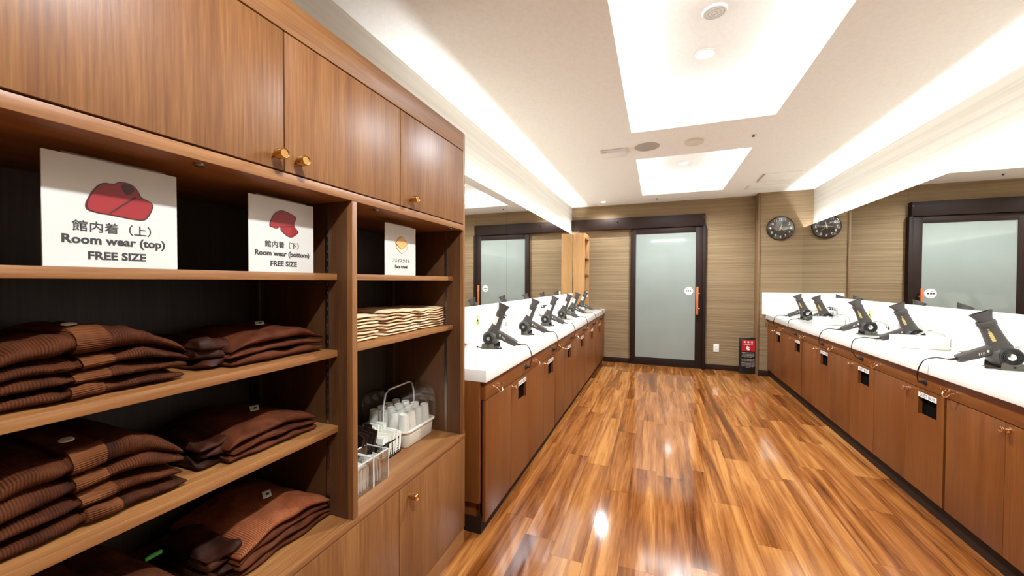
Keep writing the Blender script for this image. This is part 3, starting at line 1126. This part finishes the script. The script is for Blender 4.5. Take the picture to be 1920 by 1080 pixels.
def vanity(side, y0, W, lab, wide_gap=False, kind='full', zb=None, flip=False):
    """base cabinet; local x = 0 at the door face growing into the wall (mirrored by s), y along the run"""
    s = -1 if side == 'L' else 1
    zb = zb or (.065 if side == 'L' else .094)
    face = LF if side == 'L' else RF
    depth = (face - MXL) if side == 'L' else (MXR - face)
    o = thing('vanity_cabinet', lab, 'cabinet', (face, y0, 0), 'vanity base cabinets')
    B = lambda x0, x1, *a, **k: bx(s * x0, s * x1, *a, **k)
    B(.05, depth - .004, 0, W, .085 if side == 'L' else .10, CZ - CT - .002).build('carcass', M['van_v'], o)
    B(.024, depth - .004, 0, W, 0, .085 if side == 'L' else .10).build('toe_kick', M['baseb'], o)
    rail = B(0, .05, 0, W, .668, CZ - CT - .0005, bev=.0008).build('fascia_rail', M['van_h'], o)
    gap0 = .016 if wide_gap else .0015
    if kind == 'filler':
        B(0, .018, gap0, W - .0015, zb, .664, bev=.0008).build('door', M['van_v'], o)
        return o
    if side == 'L':
        p0, p1, d0, d1, hy0, hy1, ky, hk, so = gap0, .3465, .3495, W - .0015, .468, .615, .369, .125, .610
    else:
        d0, d1, p0, p1, hy0, hy1, ky, hk, so = gap0, .333, .336, W - .0015, .070, .222, .318, .640, .165
        if W < .66:
            hk = W - .03
    B(0, .018, p0, p1, zb, .664, bev=.0008).build('door', M['van_v'], o)
    hz0, hz1 = .520, .616
    g = G()
    g.box(0, s * .018, d0, hy0, zb, .664)
    g.box(0, s * .018, hy1, d1, zb, .664)
    g.box(0, s * .018, hy0, hy1, zb, hz0)
    g.box(0, s * .018, hy0, hy1, hz1, .664)
    dr = g.build('door', M['van_v'], o)
    dr['label'] = 'door with a square dust slot'
    g = G()
    g.box(s * .0181, s * .0199, hy0 - .003, hy1 + .003, hz0 - .003, hz1 + .003)
    g.build('dust_slot', M['hole'], dr)  # flat black sheet painted as the darkness inside the slot
    lb = B(-.0012, 0, hy0 + .002, hy1 - .002, hz1 + .001, hz1 + .027).build('dust_label', M['paper'], dr)
    if side == 'R':
        fr = ((-.0013, 0, 0), (0, -1, 0), (0, 0, 1))
        text_mesh([('DUST BOX', .0235, -(hy0 + hy1) / 2, hz1 + .0135, 1.1)], fr, 'lettering', M['ink'], lb, depth=.0002, bold=.01)
    else:
        fr = ((.0013, 0, 0), (0, 1, 0), (0, 0, 1))
        text_mesh([('DUST BOX', .0235, (hy0 + hy1) / 2, hz1 + .0135, 1.1)], fr, 'lettering', M['ink'], lb, depth=.0002, bold=.01)
    # brass pull ring
    g = G()
    g.lathe([(0, 0), (.012, 0), (.012, .003), (.006, .004), (.006, .014), (.0115, .016), (.0125, .022), (.010, .028), (0, .030)], (0, ky, .638), (-s, 0, 0), 22)
    g.build('knob', M['rosebrass'], dr)
    # two-armed bag hook
    g = G()
    for dy in (-.028, .028):
        g.lathe([(0, 0), (.008, 0), (.008, .002), (.003, .004), (.003, .012)], (0, hk + dy, .712), (-s, 0, 0), 16)
        g.lathe([(0, -.005), (.0045, -.003), (.0055, 0), (.0045, .003), (0, .005)], (-s * .030, hk + dy * 1.05, .716), (0, 0, 1), 14)
    pts = [(-s * (.008 + .026 * math.sin(PI * i / 12) ** .5), hk + .028 * math.cos(PI * i / 12), .712 - .030 * math.sin(PI * i / 12)) for i in range(13)]
    g.tube(pts, .0027, 8)
    for dy in (-.028, .028):
        g.tube([(-s * .008, hk + dy, .712), (-s * .03, hk + dy * 1.05, .716)], .003, 8)
    g.build('bag_hook', M['rosebrass'], rail)
    # power socket in the rail
    g = G()
    g.lathe([(0, -.001), (.017, -.001), (.017, .003), (.014, .005), (0, .005)], (0, so, .705), (-s, 0, 0), 24)
    g.build('socket', M['dryer_dark'], rail)
    return o


LM = .672
Lname = ['nearest the storage shelves', 'second from the storage shelves', 'third from the storage shelves', 'third from the far wall', 'second from the far wall', 'next to the narrow far end filler']
for i in range(6):
    vanity('L', 1.680 + LM * i, LM, 'wooden vanity base cabinet in the left run, ' + Lname[i], wide_gap=i in (2, 4))
vanity('L', 1.680 + LM * 6, YB - (1.680 + LM * 6) - .002, 'narrow wooden filler cabinet at the far end of the left run', kind='filler')
RM = .685
Rname = ['first from the rear end', 'second from the rear end', 'nearest the right picture edge', 'fifth from the column', 'fourth from the column', 'third from the column', 'second from the column', 'beside the column']
for i in range(8):
    y0 = .520 + RM * i
    W = RM if i < 7 else YC - y0 - .002
    vanity('R', y0, W, 'wooden vanity cabinet in the right run, ' + Rname[i], wide_gap=i in (0, 3, 6))
# side panel closing the near end of the left run
o = tag(bx(-1.20, LF - .022, 1.655, 1.678, .165, CZ - CT - .002, bev=.001).build('end_panel', M['van_v']), 'wooden end panel of the left vanity run beside the storage cabinet', 'panel')


def counter(side):
    g = G()
    if side == 'L':
        g.box(MXL, LCX, 1.655, YB, CZ - CT, CZ, bev=.003)
        o = g.build('countertop', M['counter'])
        return tag(o, 'long white countertop of the left vanity run', 'countertop', None)
    g.box(RCX, MXR, .50, YC, CZ - CT, CZ, bev=.003)
    o = g.build('countertop', M['counter'])
    return tag(o, 'long white countertop of the right vanity run', 'countertop', None)


counter('L')
counter('R')
tag(bx(XL + .002, MXL, 1.655, YB, CZ - CT, 1.078).build('backsplash', M['counter']), 'white backsplash below the left mirror', 'backsplash')
tag(bx(MXR, XR - .002, .50, YC, CZ - CT, 1.090).build('backsplash', M['counter']), 'white backsplash below the right mirror', 'backsplash')
o = tag(bx(1.300, MXR - .001, YC - .018, YC, CZ + .001, 1.115, bev=.002).build('backsplash', M['counter']), 'white upstand on the column wall at the right counter end', 'backsplash')
bx(.0, .03, 0, .003, 0, .05).build('switch_plate', M['white'], o).location = (1.372, YC - .021, .86)


# mirrors: silvered sheet on a shallow box whose open top hides the light strip
def mirror(x, y0, y1, z0, z1, s, lab):
    o = thing('mirror', lab, 'mirror', (x, y0, z0), 'wall mirrors')
    bx(0, -s * .005, 0, y1 - y0, 0, z1 - z0).build('silvered_glass', M['mirror'], o)
    bx(-s * .005, -s * .016, 0, y1 - y0, 0, z1 - z0 - .004).build('backing', M['white'], o)
    return o


sl = [1.62, 3.0, 4.333, YB]
names = ['left wall mirror panel nearest the storage cabinet', 'middle panel of the left wall mirror', 'left wall mirror panel nearest the far wall']
for i in range(3):
    mirror(MXL, sl[i] + .0012, sl[i + 1] - .0012, 1.0785, 1.955, 1, names[i])
mirror(MXR, .40, YC, 1.0905, 1.955, -1, 'long wall mirror above the right counter')
struct(bx(XL + .004, MXL - .016, SY1 + .02, YB, 1.82, 1.858).build('trim_3', M['white']))
struct(bx(MXR + .016, XR - .004, .40, YC, 1.82, 1.858).build('trim_4', M['white']))

# open shelf tower on the far end of the left counter
o = thing('shelf_tower', 'narrow wooden open shelf tower standing on the far left counter', 'shelf', (-1.023, 5.70, CZ))
D_, W_, H_ = -.172, .395, 1.155
bx(D_, 0, 0, .018, 0, H_, bev=.001).build('side_panel', M['tower'], o)
bx(D_, 0, W_ - .018, W_, 0, H_, bev=.001).build('side_panel', M['tower'], o)
bx(D_, D_ + .008, .018, W_ - .018, 0, H_).build('back_panel', M['teak_v'], o)
bx(D_ + .008, 0, .018, W_ - .018, H_ - .075, H_, bev=.001).build('top_board', M['tower'], o)
for z in (.0, .28, .53, .78):
    bx(D_ + .008, -.01, .018, W_ - .018, z, z + .018).build('shelf', M['teak_h'], o)
for z in (.53, .78):
    G().lathe([(0, 0), (.008, 0), (.008, .014), (0, .016)], (-.01, W_ - .03, z - .008), (1, 0, 0), 12).build('shelf_pin', M['rosebrass'], o)
tag(bx(-1.01, -.985, 5.71, 5.76, 1.02, 1.10, bev=.004).build('white_holder', M['white']), 'small white holder fixed to the front of the far shelf tower', 'holder')


# ------------------------------------------------------------------ hair dryers
def dryer(side, x, y, sock_y, lab, stand_lab):
    s = 1 if side == 'L' else -1     # aisle direction along X
    fx = LCX if side == 'L' else RCX
    face = LF if side == 'L' else RF
    o = thing('hair_dryer', lab, 'hair dryer', (x, y, CZ), 'hair dryers')
    V = lambda a, b, c_: (s * a, b, c_)
    HC = Vector((0, 0, .064))                       # fan drum centre
    ax = Vector((.385, 0, .923)).normalized()       # barrel direction
    tip = HC + ax * .168
    g = G()
    # fan drum, axis along y
    dk, bk, nk, rk = (.88, .82, .78, .70) if side == 'L' else (1, 1, .93, 1)
    g.lathe([(0, -.043), (.043 * dk, -.043), (.050 * dk, -.038), (.0545 * dk, -.026), (.055 * dk, 0), (.0545 * dk, .026), (.050 * dk, .039), (.042 * dk, .044), (0, .044)], V(*HC), (0, 1, 0), 36)
    bp = [HC + ax * t for t in (.0, .03, .05, .07, .09, .12, .145, .168)]
    g.tube([V(*p) for p in bp], [q * (bk if i_ > 2 else (bk + dk) / 2) for i_, q in enumerate((.050, .047, .043, .039, .0365, .0345, .033, .0325))], 28)
    body = g.build('housing', M['dryer'], o)
    # barrel-end collar
    cp = [HC + ax * t for t in (.162, .164, .184, .187)]
    G().tube([V(*p) for p in cp], [q * bk for q in (.0335, .0355, .0355, .033)], 28).build('barrel_collar', M['dryer'], o)
    # concentrator nozzle: round to wide flat slot
    sx = Vector((ax.z, 0, -ax.x))                   # across, in the x-z plane
    sy = Vector((0, 1, 0))
    rings = []
    for t, a, b in ((.180, .029, .029), (.190, .029, .026), (.205, .035, .022), (.222, .045, .017), (.233, .051, .014)):
        rings.append([Vector(V(*(HC + ax * t + sx * a * nk * math.copysign(abs(math.cos(q)) ** .8, math.cos(q)) + sy * b * math.copysign(abs(math.sin(q)) ** .8, math.sin(q))))) for q in (2 * PI * k / 28 for k in range(28))])
    inner = []
    for t, a, b in ((.233, .0485, .0115), (.208, .034, .016)):
        inner.append([Vector(V(*(HC + ax * t + sx * a * nk * math.copysign(abs(math.cos(q)) ** .8, math.cos(q)) + sy * b * math.copysign(abs(math.sin(q)) ** .8, math.sin(q))))) for q in (2 * PI * k / 28 for k in range(28))])
    G().rings(rings + inner).build('nozzle', M['dryer'], o)
    # handle
    h0 = HC + Vector((.040, 0, .030))
    h1 = Vector((.172, 0, .036))
    hd = (h1 - h0).normalized()
    hu = Vector((-hd.z, 0, hd.x))
    rings = []
    for t, a, b in ((0, .026, .021), (.15, .0255, .021), (.5, .0235, .020), (.94, .021, .018), (1.0, .019, .0165)):
        p = h0.lerp(h1, t)
        rings.append([Vector(V(*(p + hu * a * math.copysign(abs(math.cos(q)) ** .6, math.cos(q)) + sy * b * math.copysign(abs(math.sin(q)) ** .6, math.sin(q))))) for q in (2 * PI * k / 24 for k in range(24))])
    hnd = G().rings(rings).build('handle', M['dryer'], o)
    p = h0.lerp(h1, .30)
    g = G()
    for k in range(3):
        q = h0.lerp(h1, .34 + k * .06)
        g.box(s * (q.x - .0015), s * (q.x + .0015), -.0205, -.0185, q.z - .006, q.z + .006)
    q = h0.lerp(h1, .22)
    g.box(s * (q.x - .004), s * (q.x + .004), -.0215, -.0195, q.z - .002, q.z + .010)
    g.build('switch', M['offwhite'], hnd)
    # intake grille facing the room entrance
    g = G()
    g.lathe([(.044 * rk, 0), (.046 * rk, .004), (.043 * rk, .007), (.038 * rk, .005), (.038 * rk, 0)], V(HC.x, -.043, HC.z), (0, -1, 0), 36, cap=False)
    for rr_ in (.036 * rk, .030 * rk, .024 * rk):
        g.lathe([(rr_, .002), (rr_, .005), (rr_ - .003, .005), (rr_ - .003, .002)], V(HC.x, -.043, HC.z), (0, -1, 0), 32, cap=False)
    for k in range(8):
        a = PI * k / 4
        g.tube([V(HC.x + .012 * math.cos(a), -.0465, HC.z + .012 * math.sin(a)), V(HC.x + .042 * rk * math.cos(a), -.0465, HC.z + .042 * rk * math.sin(a))], .0016, 6)
    g.lathe([(0, .001), (.041 * rk, .001), (.041 * rk, .0), (0, .0)], V(HC.x, -.043, HC.z), (0, -1, 0), 32)
    gr = g.build('intake_grille', M['dryer_dark'], o)
    ck_ = .62 if side == 'L' else .9
    G().lathe([(0, 0), (.019 * ck_, 0), (.018 * ck_, .006), (.010 * ck_, .009), (0, .0095)], V(HC.x, -.044, HC.z), (0, -1, 0), 28).build('grille_cap', M['steel'] if side == 'L' else M['chrome'], gr)
    # printed strip on the barrel
    if side == 'L':
        b0, b1 = HC + ax * .096, HC + ax * .150
        rings = []
        for t in (0, 1):
            p = b0.lerp(b1, t)
            r_ = (.0372 - .0028 * t) * bk
            outer = [V(*(p + (sx * math.sin(a) - sy * math.cos(a)) * r_)) for a in [math.radians(-75 + 90 * k / 10) for k in range(11)]]
            innr = [V(*(p + (sx * math.sin(a) - sy * math.cos(a)) * (r_ - .001))) for a in [math.radians(15 - 90 * k / 10) for k in range(11)]]
            rings.append(outer + innr)
        G().rings(rings).build('white_label', M['paper'], body, 'white paper label wrapped on the barrel')
    else:
        g = G()
        for k in range(7):
            t0 = .088 + k * .0096
            L_ = .0075 if k < 5 else .005
            wv = (.0062, .0070, .0066, .0070, .0060, .003, .003)[k]
            p0, p1 = HC + ax * t0, HC + ax * (t0 + L_)
            rings = []
            for p in (p0, p1):
                r_ = .0373 - (p - HC).length * .009
                aa = [math.radians(34) + (q - 2) / 2 * wv / r_ for q in range(5)]
                outer = [V(*(p + (sx * math.sin(a) - sy * math.cos(a)) * (r_ + .0012))) for a in aa]
                innr = [V(*(p + (sx * math.sin(a) - sy * math.cos(a)) * (r_ - .003))) for a in reversed(aa)]
                rings.append(outer + innr)
            g.rings(rings)
        g.build('gold_print', M['gold'], body, 'row of small gold printed marks')
    # cord, strain relief, hanging ring
    G().tube([V(*h1), V(h1.x + .018, 0, h1.z - .003), V(h1.x + .036, 0, h1.z - .005)], [.007, .006, .004], 10).build('strain_relief', M['black'], o)
    ring = [V(h1.x + .012 + .014 * math.cos(a), 0, h1.z - .017 + .008 * math.sin(a)) for a in (2 * PI * k / 14 for k in range(15))]
    G().tube(ring, .0013, 6, cap=False).build('hanging_ring', M['steel'], o)
    dx_edge = abs(fx - x)
    dx_face = abs(face - x)
    dy = sock_y - y
    e = .020
    P = [V(h1.x + .034, 0, h1.z - .005), V((h1.x + .034 + dx_edge + e) / 2, dy * .05, h1.z - .001), V(dx_edge + e - .004, dy * .12, .020), V(dx_edge + e + .012, dy * .25, -.020), V(dx_edge + e + .012, dy * .45, -.062), V(dx_edge + e - .004, dy * .8, -.098), V(dx_face + .030, dy, -.112), V(dx_face + .014, dy, -.116)]
    if h1.x + .06 > dx_edge:
        P = [V(h1.x + .034, 0, h1.z - .005), V(h1.x + .052, dy * .05, h1.z - .008)] + P[3:]
    # smooth with Catmull-Rom
    Q = []
    PV = [Vector(p) for p in P]
    for i in range(len(PV) - 1):
        p0, p1, p2, p3 = PV[max(i - 1, 0)], PV[i], PV[i + 1], PV[min(i + 2, len(PV) - 1)]
        for k in range(7):
            t = k / 7
            Q.append(.5 * ((2 * p1) + (p2 - p0) * t + (2 * p0 - 5 * p1 + 4 * p2 - p3) * t * t + (3 * p1 - p0 - 3 * p2 + p3) * t ** 3))
    Q.append(PV[-1])
    cd = G().tube(Q, .0030, 8).build('cord', M['black'], o)
    z_ = .705 - CZ
    G().tube([V(dx_face + .028, dy, z_ + .004), V(dx_face + .014, dy, z_ + .002), V(dx_face + .0055, dy, z_)], [.005, .0095, .0105], 14).build('plug', M['black'], cd)
    # bracket screwed to the counter
    b = thing('dryer_stand', stand_lab, 'stand', (x, y, CZ), 'hair dryer stands')
    bx(-.050, .050, -.056, .052, 0, .004, bev=.0015).build('base_plate', M['stand'], b)
    for yy, nm in ((-.058, 'front_cheek'), (.048, 'rear_cheek')):
        g = G()
        g.poly([(-.042, yy, .003), (.042, yy, .003), (.040, yy, .034), (.026, yy, .036), (.012, yy, .028), (-.012, yy, .028), (-.026, yy, .036), (-.040, yy, .034)], (0, .004, 0))
        ck = g.build(nm, M['stand'], b)
        if yy < 0:
            G().lathe([(0, 0), (.006, 0), (.006, .001), (0, .001)], (.004, yy, .016), (0, -1, 0), 14).build('screw_hole', M['black'], ck)
    for sg in (-1, 1):
        g = G()
        g.tube([(sg * .05, -.03, .004), (sg * .068, -.034, .004), (sg * .080, -.036, .007)], .003, 8)
        g.lathe([(0, -.006), (.0055, -.004), (.0055, .004), (0, .006)], (sg * .082, -.036, .007), (1, 0, 0), 10)
        g.build('clamp_arm', M['black'], b)
    return o


Lx = [(-1.0, 2.240, 2.285), (-1.0, 2.915, 2.960), (-1.01, 3.575, 3.640), (-1.02, 4.270, 4.305), (-1.045, 4.880, 4.978), (-1.06, 5.560, 5.650)]
Ln = ['nearest the storage shelves', 'second from the storage shelves', 'third from the storage shelves', 'fourth from the storage shelves', 'second from the shelf tower', 'nearest the shelf tower']
for (x, y, sy_), nm in zip(Lx, Ln):
    dryer('L', x, y, sy_, 'charcoal hair dryer with white label on the left counter, ' + nm, 'dark steel dryer stand on the left counter, ' + nm)
Rx = [(1.622, 2.655, 2.740), (1.650, 3.440, 3.425), (1.620, 3.975, 4.110), (1.650, 4.900, 4.795), (1.622, 5.380, 5.480)]
Rn = ['nearest the right picture edge', 'behind the nearer white block', 'in the middle of the row', 'behind the farther white block', 'nearest the column']
for (x, y, sy_), nm in zip(Rx, Rn):
    dryer('R', x, y, sy_, 'charcoal hair dryer with gold print on the right counter, ' + nm, 'dark steel dryer stand on the right counter, ' + nm)

# white raised blocks on the counters
for (x0, x1, y0, y1, hgt, lab) in (
        (1.475, MXR - .002, 3.235, 3.335, .080, 'low white raised block on the right counter before the second dryer'),
        (1.500, MXR - .002, 4.680, 4.790, .080, 'low white raised block on the right counter before the fourth dryer'),
        (-1.198, -.945, 2.545, 2.660, .072, 'low white raised block on the left counter behind the nearest dryer'),
        (-1.198, -.950, 5.215, 5.325, .072, 'low white raised block on the left counter near the shelf tower')):
    tag(bx(x0, x1, y0, y1, CZ + .0005, CZ + hgt, bev=.004).build('counter_block', M['counter']), lab, 'block', 'white raised counter blocks')


# curved chrome spouts on the right backsplash
def faucet(y, lab, x=MXR, s=-1):
    o = thing('faucet', lab, 'faucet', (x, y, .885), 'curved chrome spouts')
    G().lathe([(0, 0), (.018, 0), (.018, .005), (.011, .008), (0, .008)], (0, 0, 0), (s, 0, 0), 20).build('wall_flange', M['chrome'], o)
    pts = []
    for k in range(15):
        a = PI * (.02 + .90 * k / 14)
        pts.append((s * (.004 + .070 * (1 - math.cos(a))), 0, .050 * math.sin(a) * (1 + .1 * math.cos(a))))
    G().tube(pts, [.0105 - .0004 * i for i in range(15)], 12).build('spout', M['chrome'], o)


for y, nm in ((2.62, 'behind the nearest dryer'), (3.285, 'above the nearer white block'), (3.935, 'behind the middle dryer'), (4.60, 'in front of the farther white block'), (5.22, 'nearest the column')):
    faucet(y, 'curved chrome spout on the right backsplash, ' + nm)
for (x, y, s, lab) in ((MXR, 3.105, -1, 'small white soap dish on the right backsplash'), (MXL, 2.235, 1, 'small white soap dish on the left backsplash')):
    o = thing('soap_dish', lab, 'dish', (x, y, .838))
    G().lathe([(0, .0), (.022, .0), (.034, .010), (.036, .014), (.031, .013), (0, .006)], (s * .037, 0, 0), n=28).build('dish', M['counter'], o)
    bx(0, s * .03, -.01, .01, -.006, .001).build('bracket', M['dryer_dark'], o)


# wall mounted pump bottles
def pump(x, y, z, s, lab, r=.021, hb=.085, grey=True):
    o = thing('pump_bottle', lab, 'soap bottle', (x + s * (r + .006), y, z), 'pump bottles on the backsplashes')
    G().lathe([(0, 0), (r, 0), (r, hb * .8), (r * .7, hb * .95), (r * .45, hb), (0, hb)], n=24).build('bottle', M['white'], o)
    bx(-r - .007 if s > 0 else -r, r if s > 0 else r + .007, -r * 1.15, r * 1.15, -.007, -.0005, bev=.001).build('bracket', M['dryer_dark'], o)
    g = G()
    g.lathe([(0, hb), (r * .55, hb), (r * .55, hb + .010), (r * .2, hb + .012), (r * .2, hb + .026), (0, hb + .026)], n=18)
    g.tube([(0, 0, hb + .026), (s * .012, -.006, hb + .027), (s * .030, -.012, hb + .022)], [.005, .0042, .0035], 10)
    g.build('pump', M['black'], o)
    g = G()
    for k in range(4):
        g.box(s * (r - .001), s * (r + .0012), -.011 + k * .006, -.008 + k * .006, hb * .28, hb * .68)
    g.build('label_print', M['greyplate'], o)


pump(MXL, 2.880, .862, 1, 'white soap bottle with black pump on the left backsplash behind the nearest dryer')
pump(MXR, 3.690, .885, -1, 'white soap bottle with black pump on the right backsplash beside the second dryer')
for i, nm in enumerate(('nearest', 'middle', 'farthest')):
    pump(MXR, 4.875 + i * .056, .885, -1, '%s of three small black pump bottles on the right backsplash' % nm, .015, .075)
    pump(MXL, 3.985 + i * .056, .885, 1, '%s of three small black pump bottles on the left backsplash' % nm, .015, .075)


# yellow stickers
def sticker(x, y, s, lab):
    o = thing('wall_sticker', lab, 'sticker', (x, y, .972), 'yellow stickers on the backsplashes')
    bx(0, s * .001, -.013, .013, -.006, .034).build('yellow_panel', M['yellow'], o)
    G().lathe([(0, 0), (.021, 0), (.021, .001), (0, .001)], (0, 0, -.016), (s, 0, 0), 28).build('round_mark', M['yellow'], o)
    G().lathe([(.012, .0011), (.012, .0016), (.006, .0016), (.006, .0011)], (0, s * .004, -.016), (s, 0, 0), 24, cap=False).build('green_ring', M['green'], o)


sticker(MXL, 2.445, 1, 'small yellow sticker on the left backsplash nearest the storage cabinet')
sticker(MXL, 3.790, 1, 'small yellow sticker on the left backsplash beyond the second dryer')
sticker(MXR, 4.235, -1, 'small yellow sticker on the right backsplash beside the middle dryer')
sticker(MXR, 5.42, -1, 'small yellow sticker on the right backsplash near the column')
